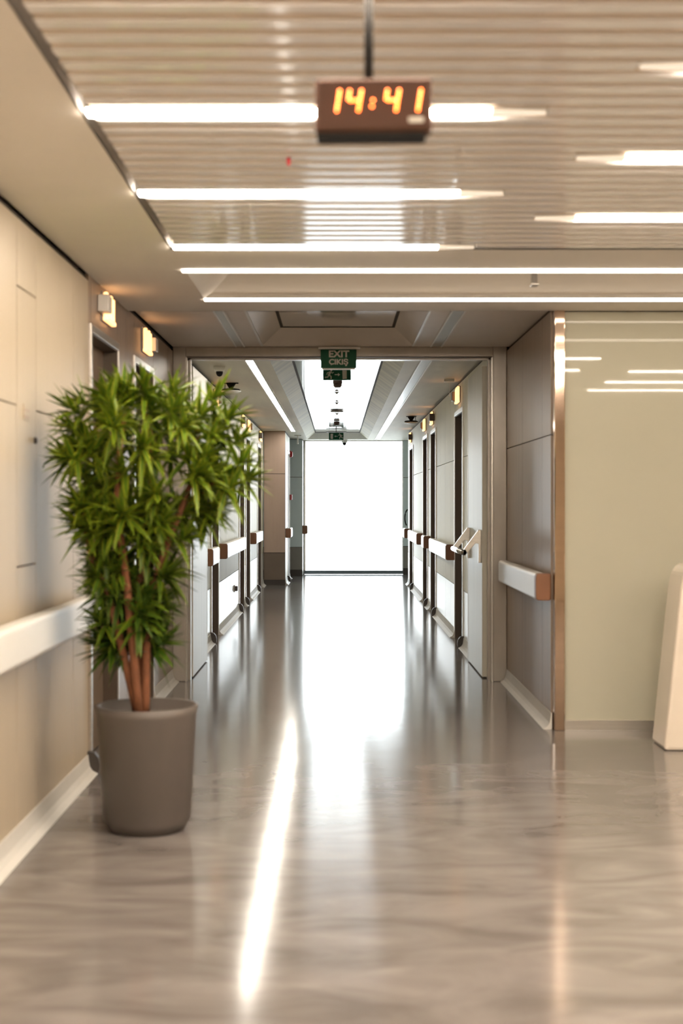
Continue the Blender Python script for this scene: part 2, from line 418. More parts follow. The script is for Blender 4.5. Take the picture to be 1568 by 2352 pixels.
# small bracket in the trough
tag(MB().box((1.055, 7.72, ZL - .01), (1.085, 7.76, ZL + .17), M['grey'], .004).box((1.05, 7.70, ZL - .02), (1.09, 7.78, ZL - .008), M['alu'], .003).build('hanging_bracket'),
    'short grey bracket hanging in the trough between the two long strip lamps', 'bracket')
o = tag(MB().lathe([(.022, .03), (.022, .012), (.008, .01), (.008, -.018), (.004, -.03)], (-.17, 4.94, ZL), M['red'], 14).build('ceiling_sprinkler'),
        'tiny red sprinkler head between the slats just below the digital clock', 'sprinkler')

# ------------------------------------------------------------------ vestibule fixtures (unlit) and corridor strips
def channel(label, x0, x1, d0, d1, lit, name):
    t = thing(name, label, 'lamp', ((x0 + x1) / 2, (d0 + d1) / 2, ZV))
    hx, hd = (x1 - x0) / 2, (d1 - d0) / 2
    for s in (-1, 1): MB().box((s * hx - .006, -hd, -.012), (s * hx + .006, hd, -.001), M['white']).build('edge_trim', t)
    MB().box((-hx + .006, -hd, -.006), (hx - .006, hd, -.001), M['lamp_c'] if lit else M['unlit']).build('diffuser', t)
    return t
channel('unlit recessed strip lamp left of the vestibule coffer', -.80, -.735, 8.95, 11.22, False, 'recessed_strip_lamp')
channel('unlit recessed strip lamp right of the vestibule coffer', .735, .82, 8.95, 11.22, False, 'recessed_strip_lamp')
channel('lit white strip lamp on the left of the corridor ceiling', -.80, -.725, 11.7, 24.6, True, 'recessed_strip_lamp')
channel('unlit strip lamp on the right of the corridor ceiling', .725, .815, 11.7, 27.6, False, 'recessed_strip_lamp')

# ------------------------------------------------------------------ corridor frame (trim_1)
mb = MB()
for s in (-1, 1):
    xo, xi = (1.31, 1.207) if s < 0 else (1.344, 1.235)
    mb.box(tuple(sorted((s * xo, s * xi)))[:1] + (11.30, 0), (max(s * xo, s * xi), 11.5, ZV), M['frame'], .006)
    mb.box((min(s * (xi - .03), s * xi), 11.40, 0), (max(s * (xi - .03), s * xi), 11.47, 2.58), M['frame'])
    mb.box((min(s * (xi - .012), s * (xi + .02)), 11.31, 0), (max(s * (xi - .012), s * (xi + .02)), 11.35, 2.585), M['alu'])
mb.box((-1.207, 11.30, 2.583), (1.235, 11.5, ZV), M['frame'], .006)
mb.box((-1.207, 11.40, 2.566), (1.235, 11.47, 2.583), M['frame'])
mb.box((-1.205, 11.31, 2.576), (1.233, 11.34, 2.586), M['brown'])
struct(mb, 'trim_1', 'grey metal door frame around the corridor entrance')

# open leaves of the corridor door
def door_leaf(n, s, xw, label, bar):
    mb = MB().box((min(s * xw, s * (xw + .045)), 11.52, .01), (max(s * xw, s * (xw + .045)), 12.76, 2.53), M['steel_leaf'], .004)
    o = struct(mb, f'door_{n}', label)
    e = MB().box((s * (xw + .02) - .022, 12.762, .01), (s * (xw + .02) + .022, 12.775, 2.53), M['alu']).build('edge_strip', o)
    if bar:
        x = s * xw
        for d in (11.62, 12.62):
            # wedge-shaped end bracket: plate on the leaf, arm sloping down to the bar
            poly = [(x, 1.20), (x - s * .022, 1.20), (x - s * .145, 1.035), (x - s * .15, 1.0), (x - s * .135, .985), (x - s * .045, 1.09), (x - s * .022, 1.085), (x - s * .022, .93), (x, .93)]
            MB().prism(poly, 1, d - .02, d + .02, M['alu'], .003).build('bar_bracket', o)
        MB().tube([(x - s * .14, 11.60, 1.015), (x - s * .14, 12.64, 1.015)], .024, M['chrome'], 16).build('push_bar', o)
    return o
door_leaf(1, -1, 1.17, 'pale door leaf folded open against the left corridor wall', False)
door_leaf(2, 1, 1.17, 'pale door leaf with a push bar folded open against the right corridor wall', True)

# ------------------------------------------------------------------ recessed doors in side walls
dn = [2]
def side_door(X, s, a, b, label, depth=.085, casing=True):
    """s=+1: face of the wall looks to +x"""
    dn[0] += 1
    def bx(mb, o0, o1, d0, d1, z0, z1, m, bev=0):
        lo, hi = sorted((X - s * o0, X - s * o1)); return mb.box((lo, d0, z0), (hi, d1, z1), m, bev)
    o = struct(bx(MB(), depth, depth + .04, a + .012, b - .012, .008, HEAD - .012, M['leaf_door']), f'door_{dn[0]}', label)
    j = MB()
    bx(j, .0, depth + .06, b - .012, b + .004, 0, HEAD, M['brown']); bx(j, .0, depth + .06, a - .004, a + .012, 0, HEAD, M['brown'])
    bx(j, .0, depth + .06, a, b, HEAD - .012, HEAD + .004, M['brown']); j.build('jamb', o)
    if casing:
        c = MB()
        bx(c, -.012, .004, a - .045, a - .002, 0, HEAD + .04, M['alu'], .002); bx(c, -.008, .004, b + .002, b + .028, 0, HEAD + .04, M['alu'], .002)
        bx(c, -.010, .004, a - .002, b + .002, HEAD - .004, HEAD + .04, M['alu'], .002); c.build('casing', o)
    h = MB(); hx = X - s * (depth - .045)
    h.tube([(X - s * depth, a + .1, 1.03), (hx, a + .1, 1.03), (hx, a + .22, 1.03)], .009, M['chrome'], 8); h.build('handle', o)
    return o
for (a, b), l in zip(DL_LOBBY, ('nearer of the two brown doors in the dark left wall', 'farther of the two brown doors in the dark left wall')): side_door(XL, 1, a, b, l)
ordn = ('nearest', 'second', 'third', 'farthest')
for (a, b), l in zip(DL, ordn): side_door(XCL, 1, a, b, f'{l} recessed door in the left corridor wall')
for (a, b), l in zip(DR, ordn): side_door(XCR, -1, a, b, f'{l} recessed door in the right corridor wall')
side_door(-.90, 1, 25.55, 26.52, 'recessed door in the stepped wall beside the window')

# ------------------------------------------------------------------ skirting
bn = {}
def skirting(X, s, d0, d1, cap_far, side):
    prof = [(0, 0), (.055, 0), (.05, .006), (.028, .018), (.014, .04), (.008, .075), (.006, .10), (0, .10)]
    bn[side] = bn.get(side, 0) + 1
    o = MB().prism([(X + s * u, z) for u, z in prof], 1, d0, d1 - (.045 if cap_far else 0), M['skirt']).build(f'baseboard_{side}' + ('' if bn[side] == 1 else f'_{bn[side]}'))
    tag(o, 'pale coved skirting along the ' + side.replace('_', ' ') + ' wall', kind='structure')
    if cap_far:
        pr = [(0, 0), (.05, 0), (.062, .02), (.064, .05), (.055, .085), (.035, .11), (0, .115)]
        MB().prism([(X + s * u, z) for u, z in pr], 1, d1 - .05, d1, M['rubber']).build('end_cap', o)
def skirts(X, s, d0, d1, ops, side):
    c = d0
    for a, b in ops:
        skirting(X, s, c, a - .05, True, side); c = b + .03
    if d1 - c > .1: skirting(X, s, c, d1, False, side)
skirts(XCL, 1, 12.8, 24.5, DL, 'corridor_left'); skirts(XCR, -1, 12.8, 24.88, DR, 'corridor_right')
skirts(XL, 1, -3, 11.28, DL_LOBBY, 'left'); skirts(XR, -1, 8.92, 11.28, [], 'right')
skirts(-.90, 1, 24.6, 26.7, [(25.55, 26.52)], 'end')

# ------------------------------------------------------------------ handrails
def handrail(label, X, s, d0, d1, z0=.815, z1=.98, cap0=True, cap1=False, out=.095):
    t = thing('wall_handrail', label, 'handrail', (X, d0, (z0 + z1) / 2), 0, 'bumper handrails along the walls')
    h = (z1 - z0) / 2; L = d1 - d0; c = .075
    def prof(o, base=.03):
        r = .022; pts = []
        for cx, cz, a0 in ((o - r, h - r, 0), (base + .012, h - .012, 90), (base + .012, -h + .012, 180), (o - r, -h + r, 270)):
            rr = r if cx > base + .013 else .012
            # start angle order: outer-top, inner-top, inner-bottom, outer-bottom
            for q in range(5):
                a = math.radians(a0 + q * 22.5); pts.append((cx + rr * math.cos(a), cz + rr * math.sin(a)))
        return [(s * u, v) for u, v in pts]
    a0 = c if cap0 else 0; a1 = L - (c if cap1 else 0)
    MB().prism(prof(out), 1, a0, a1, M['rail']).build('rail_body', t)
    def cap(u0, u1):
        return MB().prism([(x * 1.0, z * 1.0) for x, z in prof(out + .002, .001)], 1, u0, u1, M['cap'], .006).build('end_cap', t)
    if cap0: tag(cap(0, c), 'brown end cap')
    if cap1: tag(cap(L - c, L), 'brown end cap')
    n = max(2, int(L / .9))
    for k in range(n):
        d = .08 + (L - .16) * k / max(1, n - 1)
        lo, hi = sorted((0, s * .034))
        MB().box((lo, d - .03, -h * .5), (hi, d + .03, h * .5), M['grey']).build('wall_bracket', t)
    return t
handrail('white handrail along the cream lobby wall left of the plant', XL, 1, -1.0, 7.42, .79, .955, False, False)
handrail('white handrail with brown end cap between corridor frame and glass partition', XR, -1, 8.95, 11.05, .805, .975)
handrail('short white handrail before the nearest left corridor door', XCL, 1, 13.55, 14.3)
handrail('long white handrail between the first and second left corridor doors', XCL, 1, 15.32, 18.42)
handrail('white handrail after the third left corridor door', XCL, 1, 20.8, 22.62)
handrail('long white handrail after the nearest right corridor door', XCR, -1, 15.0, 17.78)
handrail('very short white handrail between the paired right corridor doors', XCR, -1, 18.86, 19.42)
handrail('white handrail before the farthest right corridor door', XCR, -1, 20.56, 23.12)
handrail('short far white handrail after the last right corridor door', XCR, -1, 24.35, 24.88)
handrail('white handrail on the stepped wall right of the mauve panel', -.90, 1, 24.56, 25.5)
handrail('short handrail on the narrow wall touching the window left edge', -.68, 1, 27.63, 28.2)

# ------------------------------------------------------------------ sconces over the doors
def sconce(label, X, s, dc, near):
    t = thing('wall_sconce', label, 'wall lamp', (X, dc, 2.512), 0, 'lit sconces above the doors')
    q = -1 if near else 1         # where the metal housing sits along the wall
    L = .30
    b = MB(); lo, hi = sorted((s * .0, s * .012)); b.box((lo, -L / 2 - q * .06, -.082), (hi, L / 2 - q * .06, .082), M['grey']); b.build('back_plate', t)
    g = MB()
    for k in range(4):
        y = -L / 2 + .035 + k * (L - .07) / 3 - q * .06
        lo, hi = sorted((s * .012, s * .036)); g.box((lo, y - .017, -.078), (hi, y + .017, .080 - .01 * (k % 2)), M['glow'], .008)
    lo, hi = sorted((s * .012, s * .04)); g.box((lo, -L / 2 - q * .06, -.082), (hi, L / 2 - q * .06, -.058), M['glow'], .006)
    tag(g.build('glass_shade', t), 'glowing ribbed glass')
    h = MB(); lo, hi = sorted((s * .002, s * .062)); y0 = q * .085
    h.box((lo, min(y0, y0 + q * .12), -.046), (hi, max(y0, y0 + q * .12), .046), M['grey'] if near is None else M['darkbrownplastic'] if abs(X) < 1.3 else M['lampbody'], .005).build('housing', t)
    return t
mid = lambda p: (p[0] + p[1]) / 2
sconce('glowing wall sconce above the nearer door in the dark left wall', XL, 1, 7.96, True)
sconce('glowing wall sconce above the farther door in the dark left wall', XL, 1, 9.70, False)
for p, n, w in zip(DL, (False, True, False, True), ordn): sconce(f'glowing wall sconce above the {w} left corridor door', XCL, 1, mid(p), n)
for p, n, w in zip(DR, (False, True, False, True), ordn): sconce(f'glowing wall sconce above the {w} right corridor door', XCR, -1, mid(p), n)

# ------------------------------------------------------------------ glass partition, copper post
tag(MB().box((1.352, 8.86, 0), (1.416, 8.93, ZL - .002), M['copper'], .004).build('trim_2'), 'rose-tinted steel post edging the glass partition', kind='structure')
w = struct(MB().box((1.418, 8.90, .06), (4.3, 8.912, ZL - .004), M['sage']), 'wall_glass', 'sage-beige glossy glass partition on the right')
MB().box((1.418, 8.89, 0), (4.3, 8.93, .06), M['alu']).build('base_rail', w)
MB().box((1.418, 8.915, 0), (4.3, 8.95, ZL), M['gap']).build('backing', w)

# glossy cream rounded unit at the right edge
t = thing('rounded_cabinet', 'glossy cream rounded-top unit cut by the right edge, before the glass partition', 'cabinet', (2.20, 8.3, 0))
S = [(-.33, 0), (.33, 0), (.235, .93), (.215, 1.02), (.17, 1.065), (.10, 1.08), (-.10, 1.08), (-.17, 1.065), (-.215, 1.02), (-.235, .93)]
MB().prism(S, 1, -.16, .18, M['ivory'], .02).build('shell', t)
arch = [(-.20, .10), (.20, .10), (.165, .72), (.13, .82), (.06, .86), (-.06, .86), (-.13, .82), (-.165, .72)]
MB().prism([(x * 1.06, z * 1.015) for x, z in arch], 1, -.172, -.158, M['ivory'], .004).build('arch_rim', t)
MB().prism([(x * .8, z * .9) for x, z in arch], 1, -.178, -.171, M['niche']).build('glowing_panel', t)

# ------------------------------------------------------------------ digital clock
def text_mesh(s, size, depth, m, name, parent, align='CENTER', bold=0, sx=1):
    cu = bpy.data.curves.new(name + '_curve', 'FONT'); cu.body = s; cu.size = size; cu.extrude = depth; cu.align_x = align; cu.align_y = 'CENTER'; cu.offset = bold
    to = bpy.data.objects.new('tmp_text', cu); col.objects.link(to)
    dg = bpy.context.evaluated_depsgraph_get(); dg.update()
    me = bpy.data.meshes.new_from_object(to.evaluated_get(dg)); bpy.data.objects.remove(to)
    me.transform(Matrix.Rotation(PI / 2, 4, 'X') @ Matrix.Diagonal((sx, 1, 1, 1)))
    me.materials.clear(); me.materials.append(m)
    o = bpy.data.objects.new(name, me); col.objects.link(o); o.parent = parent
    return o
CD = 3.2; CS = 3267 / CD
def cpx(x, y): return ((x - 857) / CS, (240 - y) / CS)
ck = thing('digital_clock', 'brown digital clock with orange LED digits hanging from the ceiling', 'clock', ((857 - 775) / CS, CD, CAMZ + (1155 - 240) / CS), math.radians(-2))
hw, hh = 135 / CS, 62 / CS
MB().box((-hw, 0, -hh), (hw, .06, hh), M['clockcase'], .010, 3).build('case', ck)
MB().box((-hw + .006, -.003, -hh + .006), (hw - .006, .004, hh - .006), M['clockface'], .002).build('face', ck)
MB().box((-hw + .004, .008, -hh - .016), (hw - .014, .055, -hh + .004), M['black'], .005).build('bottom_cover', ck)
def digit(pts, name='digit'):
    mb = MB()
    for x, y in pts:
        u, v = cpx(x, y); mb.lathe([(.0005, -.0052), (.0022, -.0045), (.0026, -.003), (.0026, -.001)], (u, -.001, v), M['led'], 10, axis=1)
    tag(mb.build(name, ck), 'lit orange digit' if name == 'digit' else 'lit orange colon')
def seg(a, b, n): return [(a[0] + (b[0] - a[0]) * k / (n - 1), a[1] + (b[1] - a[1]) * k / (n - 1)) for k in range(n)]
def one(x): return seg((x, 209), (x - 2.9, 227.5), 4) + seg((x - 4, 234.5), (x - 7, 254), 4)
def four(x): return seg((x, 209), (x - 3, 228), 4) + [(x + 2.5, 231.5), (x + 10, 231), (x + 17, 231)] + one(x + 27)
digit(one(780)); digit(four(803)); digit([(856.5, 231), (854, 245)], 'colon'); digit(four(889.5)); digit(one(966.5))
u, v = cpx(955, 276.5)
MB().box((u - .017, -.005, v - .006), (u + .017, -.002, v + .006), M['pict'], .0015).build('maker_badge', ck)
ux, _ = cpx(846, 0)
MB().tube([(ux, .03, hh - .002), (ux, .03, ZL - (CAMZ + 915 / CS))], .0105, M['grey'], 14).build('pole', ck).data.materials[0] = M['black']
MB().lathe([(.04, ZL - (CAMZ + 915 / CS) - .008), (.04, ZL - (CAMZ + 915 / CS))], (ux, .03, 0), M['black'], 20).build('ceiling_plate', ck)

# ------------------------------------------------------------------ exit signs
def limb(mb, pts, w, y0, y1, m):
    for (x0, z0), (x1, z1) in zip(pts, pts[1:]):
        d = Vector((x1 - x0, z1 - z0)).normalized(); n = Vector((-d.y, d.x)) * w / 2; e = d * w * .25
        mb.prism([(x0 - e.x + n.x, z0 - e.y + n.y), (x1 + e.x + n.x, z1 + e.y + n.y), (x1 + e.x - n.x, z1 + e.y - n.y), (x0 - e.x - n.x, z0 - e.y - n.y)], 1, y0, y1, m)
def pictograms(t, s, h, yf):
    """running man, arrow, doorway on a sign of height h; s=+1 man left, arrow to the right"""
    m = M['pict']; a, b = yf - .002, yf + .001
    k = h / .12
    mb = MB(); f = lambda L: [(s * x * k, z * k) for x, z in L]
    cx, cz = f([(-.060, .043)])[0]
    mb.lathe([(.0105 * k, a), (.0105 * k, b)], (cx, 0, cz), m, 16, axis=1, smooth=False)
    limb(mb, f([(-.072, .026), (-.085, -.004)]), .022 * k, a, b, m)           # torso
    limb(mb, f([(-.066, .028), (-.048, .016), (-.036, .026)]), .008 * k, a, b, m)
    limb(mb, f([(-.078, .028), (-.100, .020), (-.108, .002)]), .008 * k, a, b, m)
    limb(mb, f([(-.082, -.006), (-.062, -.018), (-.062, -.044)]), .012 * k, a, b, m)
    limb(mb, f([(-.086, -.008), (-.098, -.026), (-.124, -.028)]), .012 * k, a, b, m)
    tag(mb.build('running_figure', t), 'pale running figure')
    ar = MB(); limb(ar, f([(-.022, 0), (.010, 0)]), .010 * k, a, b, m)
    ar.prism(f([(.010, .018), (.034, 0), (.010, -.018)]), 1, a, b, m); tag(ar.build('arrow', t), 'pale arrow')
    d = MB(); d.prism(f([(.056, .046), (.102, .046), (.102, -.042), (.062, -.048), (.058, -.040)]), 1, a, b, m); d.build('doorway', t)
# EXIT / CIKIS sign in front of the frame
t = thing('exit_sign', 'green hanging sign reading EXIT over the corridor entrance', 'sign', (.008, 11.22, 2.555))
W, H = .282, .146
MB().box((-W / 2, -.012, -H / 2), (W / 2, .012, H / 2), M['green'], .002).build('sign_board', t)
o = text_mesh('EXIT', .072, .001, M['pict'], 'lettering', t, bold=.0022, sx=1.10); o.location = (.002, -.0135, .036)
o = text_mesh('\u00c7IKI\u015e', .058, .001, M['pict'], 'lettering', t, bold=.0018, sx=1.06); o.location = (.0, -.0135, -.026)
MB().box((-W / 2 + .01, -.006, -H / 2 - .012), (W / 2 - .01, .006, -H / 2), M['white'], .002).build('light_strip', t)
MB().box((-.16, -.02, H / 2 + .004), (.17, .02, H / 2 + .02), M['white'], .003).build('mount_plate', t)
ZP = ZV + .11
t = thing('exit_sign', 'green running-man sign with arrow pointing right, just behind the EXIT sign', 'sign', (-.006, 14.3, ZP - .062))
MB().box((-.14, -.01, -.055), (.14, .01, .06), M['green'], .002).build('sign_board', t); pictograms(t, 1, .115, -.0105)
MB().box((-.12, -.02, .058), (.12, .02, .066), M['white']).build('mount_plate', t)
t = thing('exit_sign', 'small far green sign with arrow pointing left above the window', 'sign', (-.025, 26.4, ZP - .115))
MB().box((-.135, -.01, -.068), (.135, .01, .065), M['green'], .002).build('sign_board', t); pictograms(t, -1, .125, -.0105)
MB().box((-.185, -.03, .075), (.185, .03, .092), M['grey'], .003).build('mount_plate', t)
MB().tube([(0, 0, .06), (0, 0, .112)], .01, M['grey']).build('stem', t)
tag(MB().box((-.42, 26.72, ZP - .035), (.40, 26.76, ZP - .02), M['grey'], .003).build('cable_trunking'), 'thin metal bar across the corridor coffer behind the far exit sign', 'bar')

# ------------------------------------------------------------------ ceiling devices on the corridor coffer
def detector(label, x, d, z, r, h, m):
    t = thing('smoke_detector', label, 'detector', (x, d, z))
    MB().lathe([(r * .9, 0), (r, -h * .25), (r, -h * .45)], (0, 0, 0), m, 24).build('base', t)
    MB().lathe([(r * .93, -h * .45), (r * .9, -h * .8), (r * .6, -h)], (0, 0, 0), m, 24).build('sensor_head', t)
    return t
detector('large brown detector hanging directly under the running-man sign', .0, 15.6, ZP, .052, .085, M['darkbrownplastic'])
detector('small grey-brown detector just before the far exit sign', -.015, 23.6, ZP, .048, .065, M['darkbrownplastic'])
tag(MB().lathe([(.098, 0), (.10, -.012), (.085, -.022)], (-.01, 20.8, ZP), M['grey'], 28).build('ceiling_disc'), 'flat wide grey disc in the middle of the corridor coffer', 'vent')
def sprinkler(label, d):
    t = thing('sprinkler', label, 'sprinkler', (-.01, d, ZP), 0, 'sprinklers down the corridor coffer')
    MB().lathe([(.036, 0), (.036, -.006), (.018, -.010), (.014, -.026)], (0, 0, 0), M['grey'], 16).build('escutcheon', t)
    for s in (-1, 1): MB().tube([(s * .011, 0, -.02), (s * .015, 0, -.038), (s * .003, 0, -.055)], .0028, M['chrome'], 6).build('frame_arm', t)
    MB().lathe([(.013, -.055), (.013, -.059)], (0, 0, 0), M['grey'], 12).build('deflector', t)
for d, w in ((17.3, 'nearest'), (19.1, 'middle'), (21.4, 'farthest')): sprinkler(f'{w} of the three pendent sprinklers on the corridor coffer', d)
def dome(label, x, d, r):
    t = thing('dome_camera', label, 'camera', (x, d, ZV))
    MB().lathe([(r, 0), (r, -r * .35), (r * .82, -r * .85)], (0, 0, 0), M['white'], 24).build('housing', t)
    MB().lathe([(r * .62, -r * .85), (r * .58, -r * 1.25), (r * .4, -r * 1.6), (r * .1, -r * 1.75)], (0, 0, 0), M['black'], 24).build('lens_dome', t)
dome('white dome camera at the near left corner of the corridor ceiling', -1.075, 12.95, .052)
dome('small white dome camera above the far bright window', .135, 28.05, .062)
def access_point(label, x, d, flip):
    t = thing('wireless_access_point', label, 'access point', (x, d, ZV))
    MB().box((-.07, -.02, -.008), (.075, .02, 0), M['black']).build('mount_plate', t)
    MB().lathe([(.052, -.006), (.022, -.055), (.022, -.065)], (0, 0, 0), M['black'], 16).build('bracket', t)
    MB().tube([(flip * .06, 0, -.004), (flip * .065, 0, -.06)], .004, M['black'], 6).build('support_rod', t)
    MB().lathe([(.055, -.06), (.085, -.064), (.098, -.076), (.1, -.084)], (0, 0, 0), M['black'], 32).build('case_top', t)
    tag(MB().lathe([(.102, -.083), (.10, -.090), (.05, -.104), (.012, -.106)], (0, 0, 0), M['white'], 32).build('case_underside', t), 'pale underside')
access_point('black round access point on the left corridor ceiling', -1.10, 14.7, -1)
access_point('black round access point on the right corridor ceiling', 1.055, 20.4, 1)
t = thing('pull_cord', 'white ceiling plate with thin dangling cord on the right corridor ceiling', 'pull cord', (1.12, 14.25, ZV))
MB().box((-.052, -.025, -.03), (.052, .025, 0), M['white'], .006).build('ceiling_plate', t)
MB().tube([(0, 0, -.03), (0, 0, -.15)], .0022, M['white'], 6).build('cord', t); MB().lathe([(.003, -.145), (.008, -.16), (.007, -.18)], (0, 0, 0), M['white'], 10).build('pull_knob', t)
t = thing('ceiling_sensor', 'white rod hanging from the ceiling left of the window', 'sensor', (-.73, 26.1, ZV))
MB().box((-.065, -.03, -.012), (.065, .03, 0), M['white'], .003).build('base_plate', t)
MB().box((-.014, -.014, -.165), (.014, .014, -.012), M['white'], .006).build('rod', t)

# ------------------------------------------------------------------ small wall things
t = thing('alarm_sounder', 'red fire alarm sounder high on the narrow wall left of the window', 'alarm', (-.90, 26.6, 2.33))
MB().box((0, -.055, -.062), (.03, .055, .062), M['red'], .008).build('base', t)
MB().lathe([(.06, .028), (.058, .045), (.04, .06)], (0, 0, 0), M['red'], 20, axis=0).build('horn', t)
t = thing('call_point', 'square red fire call point below the alarm sounder', 'call point', (-.90, 26.6, 1.525))
MB().box((0, -.05, -.05), (.05, .05, .05), M['red'], .005).build('housing', t); MB().box((.049, -.03, -.03), (.053, .03, .03), M['white']).build('press_panel', t)
tag(MB().box((XCL, 17.55, 1.45), (XCL + .035, 17.75, 1.54), M['darkbrownplastic'], .004).build('room_sign'), 'small brown plate on the left corridor wall above the long handrail', 'plate')
t = thing('wall_socket', 'small dark socket low on the left corridor wall', 'socket', (XCL, 17.6, .36))
MB().box((0, -.06, -.042), (.012, .06, .042), M['grey'], .003).build('face_plate', t); MB().box((.01, -.03, -.03), (.045, .03, .03), M['rubber'], .006).build('plug', t)
t = thing('wall_notice', 'faint small notice plate on the narrow cream lobby panel', 'plate', (XL, 5.98, 1.80))
MB().box((0, -.055, -.032), (.004, .055, .032), M['cream']).build('plate', t)
for k in range(2): MB().box((.004, -.045, -.024 + k * .028), (.0055, .045, -.014 + k * .028), M['mauve']).build('text_line', t)
tag(MB().lathe([(.014, 0), (.014, .008), (.009, .012)], (XL, 6.15, 1.69), M['rubber'], 14, axis=0).build('panel_lock'), 'tiny dark lock on the narrow cream lobby panel', 'lock')
arc = [(1.40 - .07 * math.cos(a), 28.14, 1.12 + .17 * math.sin(a)) for a in [math.radians(-60 + 10 * k) for k in range(15)]]
tag(MB().tube(arc, .012, M['black'], 8).build('curved_handle'), 'black curved handle on the grey-blue wall right of the window', 'handle')

# ------------------------------------------------------------------ plant
PX, PD = -.83, 6.2; PS = 3267 / PD
pl = thing('potted_dracaena', 'bushy green variegated potted plant with reddish stems by the left wall', 'plant', (PX, PD, 0))
def ploc(x, y): return ((x - 775) / PS - PX, CAMZ + (1155 - y) / PS)
MB().lathe([(.16, 0), (.19, .05), (.215, .50), (.225, .54), (.205, .54), (.195, .50)], (0, 0, 0), M['pot'], 32).build('planter', pl)
MB().lathe([(.196, .48), (.05, .50)], (0, 0, 0), M['soil'], 24).build('soil', pl)
stems = [[(315, 1500, 0), (318, 1400, 0), (325, 1290, .02), (345, 1150, .0), (350, 1020, -.02), (330, 930, 0)],
         [(300, 1500, .04), (300, 1420, .05), (290, 1330, .06), (265, 1200, .08), (235, 1080, .05), (215, 980, .05)],
         [(330, 1500, -.04), (345, 1390, -.05), (372, 1290, -.06), (420, 1170, -.07), (455, 1060, -.05), (450, 960, 0)],
         [(322, 1500, .08), (335, 1320, .12), (400, 1190, .14), (480, 1110, .08), (530, 1070, .05)],
         [(310, 1500, -.08), (300, 1330, -.13), (285, 1180, -.18), (290, 1050, -.20), (300, 950, -.15)],
         [(300, 1500, -.03), (262, 1380, -.1), (225, 1290, -.12), (200, 1180, -.1)]]
for L_ in stems:
    P = [Vector((*(lambda q: (q[0], dd))(ploc(x, y)), ploc(x, y)[1])) for x, y, dd in L_]
    P[0] = Vector((P[0].x * .5, P[0].y * .7, .49))
    pts = []
    for i in range(len(P) - 1):
        for k in range(4): 
            p0, p1, p2, p3 = P[max(i - 1, 0)], P[i], P[i + 1], P[min(i + 2, len(P) - 1)]; tt = k / 4
            pts.append(.5 * ((2 * p1) + (p2 - p0) * tt + (2 * p0 - 5 * p1 + 4 * p2 - p3) * tt ** 2 + (3 * p1 - p0 - 3 * p2 + p3) * tt ** 3))
    pts.append(P[-1]); n = len(pts)
    MB().tube(pts, [.020 * (1 - .6 * i / n) for i in range(n)], M['bark'], 9).build('stem', pl)
# foliage: rosettes of strap leaves
EDGE = [(890, 285, 400), (910, 215, 450), (930, 180, 470), (960, 150, 535), (1000, 140, 560), (1050, 140, 565), (1090, 150, 575), (1120, 165, 560), (1160, 165, 510), (1200, 180, 470), (1240, 195, 435),
        (1280, 200, 405), (1320, 200, 385), (1360, 208, 380), (1400, 220, 375), (1500, 240, 372)]
def edge(y):
    for (y0, a0, b0), (y1, a1, b1) in zip(EDGE, EDGE[1:]):
        if y0 <= y <= y1:
            t = (y - y0) / (y1 - y0); return a0 + (a1 - a0) * t, b0 + (b1 - b0) * t
    return EDGE[-1][1:]
fb = bmesh.new(); uvl = fb.loops.layers.uv.new('UVMap'); tone = fb.faces.layers.float.new('tone_f'); faces_tone = []
def leaf(base, dirv, L, w, droop, tn):
    d = dirv.normalized(); side = d.cross(Vector((0, 0, 1)))
    side = side.normalized() if side.length > .05 else Vector((1, 0, 0))
    side = (Matrix.Rotation(random.uniform(-.5, .5), 3, d) @ side)
    up = side.cross(d)
    n = 5; rows = []
    for i in range(n + 1):
        t = i / n
        c = base + d * L * t - Vector((0, 0, 1)) * droop * L * t * t
        ww = w * (math.sin(PI * (.13 + .87 * t) ** .75) if t < 1 else 0) * .5 + .0008
        rows.append([fb.verts.new(c - side * ww + up * ww * .35), fb.verts.new(c), fb.verts.new(c + side * ww + up * ww * .35)])
    for i in range(n):
        for j in range(2):
            f = fb.faces.new([rows[i][j], rows[i][j + 1], rows[i + 1][j + 1], rows[i + 1][j]])
            f.smooth = True; f[tone] = tn
            us = [j / 2, (j + 1) / 2, (j + 1) / 2, j / 2]; vs = [i / n, i / n, (i + 1) / n, (i + 1) / n]
            for lp, u, v in zip(f.loops, us, vs): lp[uvl].uv = (u, v)
def rosette(c, axis, L, n, shade):
    axis = axis.normalized(); a = axis.orthogonal().normalized(); b = axis.cross(a)
    for k in range(n):
        t = k / n; ph = k * 2.399963 + random.uniform(-.2, .2)
        el = math.radians(8 + 95 * t + random.uniform(-9, 9))     # angle away from the axis
        d = axis * math.cos(el) + (a * math.cos(ph) + b * math.sin(ph)) * math.sin(el)
        leaf(c - axis * .05 * t, d, L * random.uniform(.75, 1.1) * (1 if t > .15 else .8), (.0235 * random.uniform(.85, 1.2)), .14 * t + random.uniform(-.05, .14), min(1, max(0, shade + random.uniform(-.25, .25))))
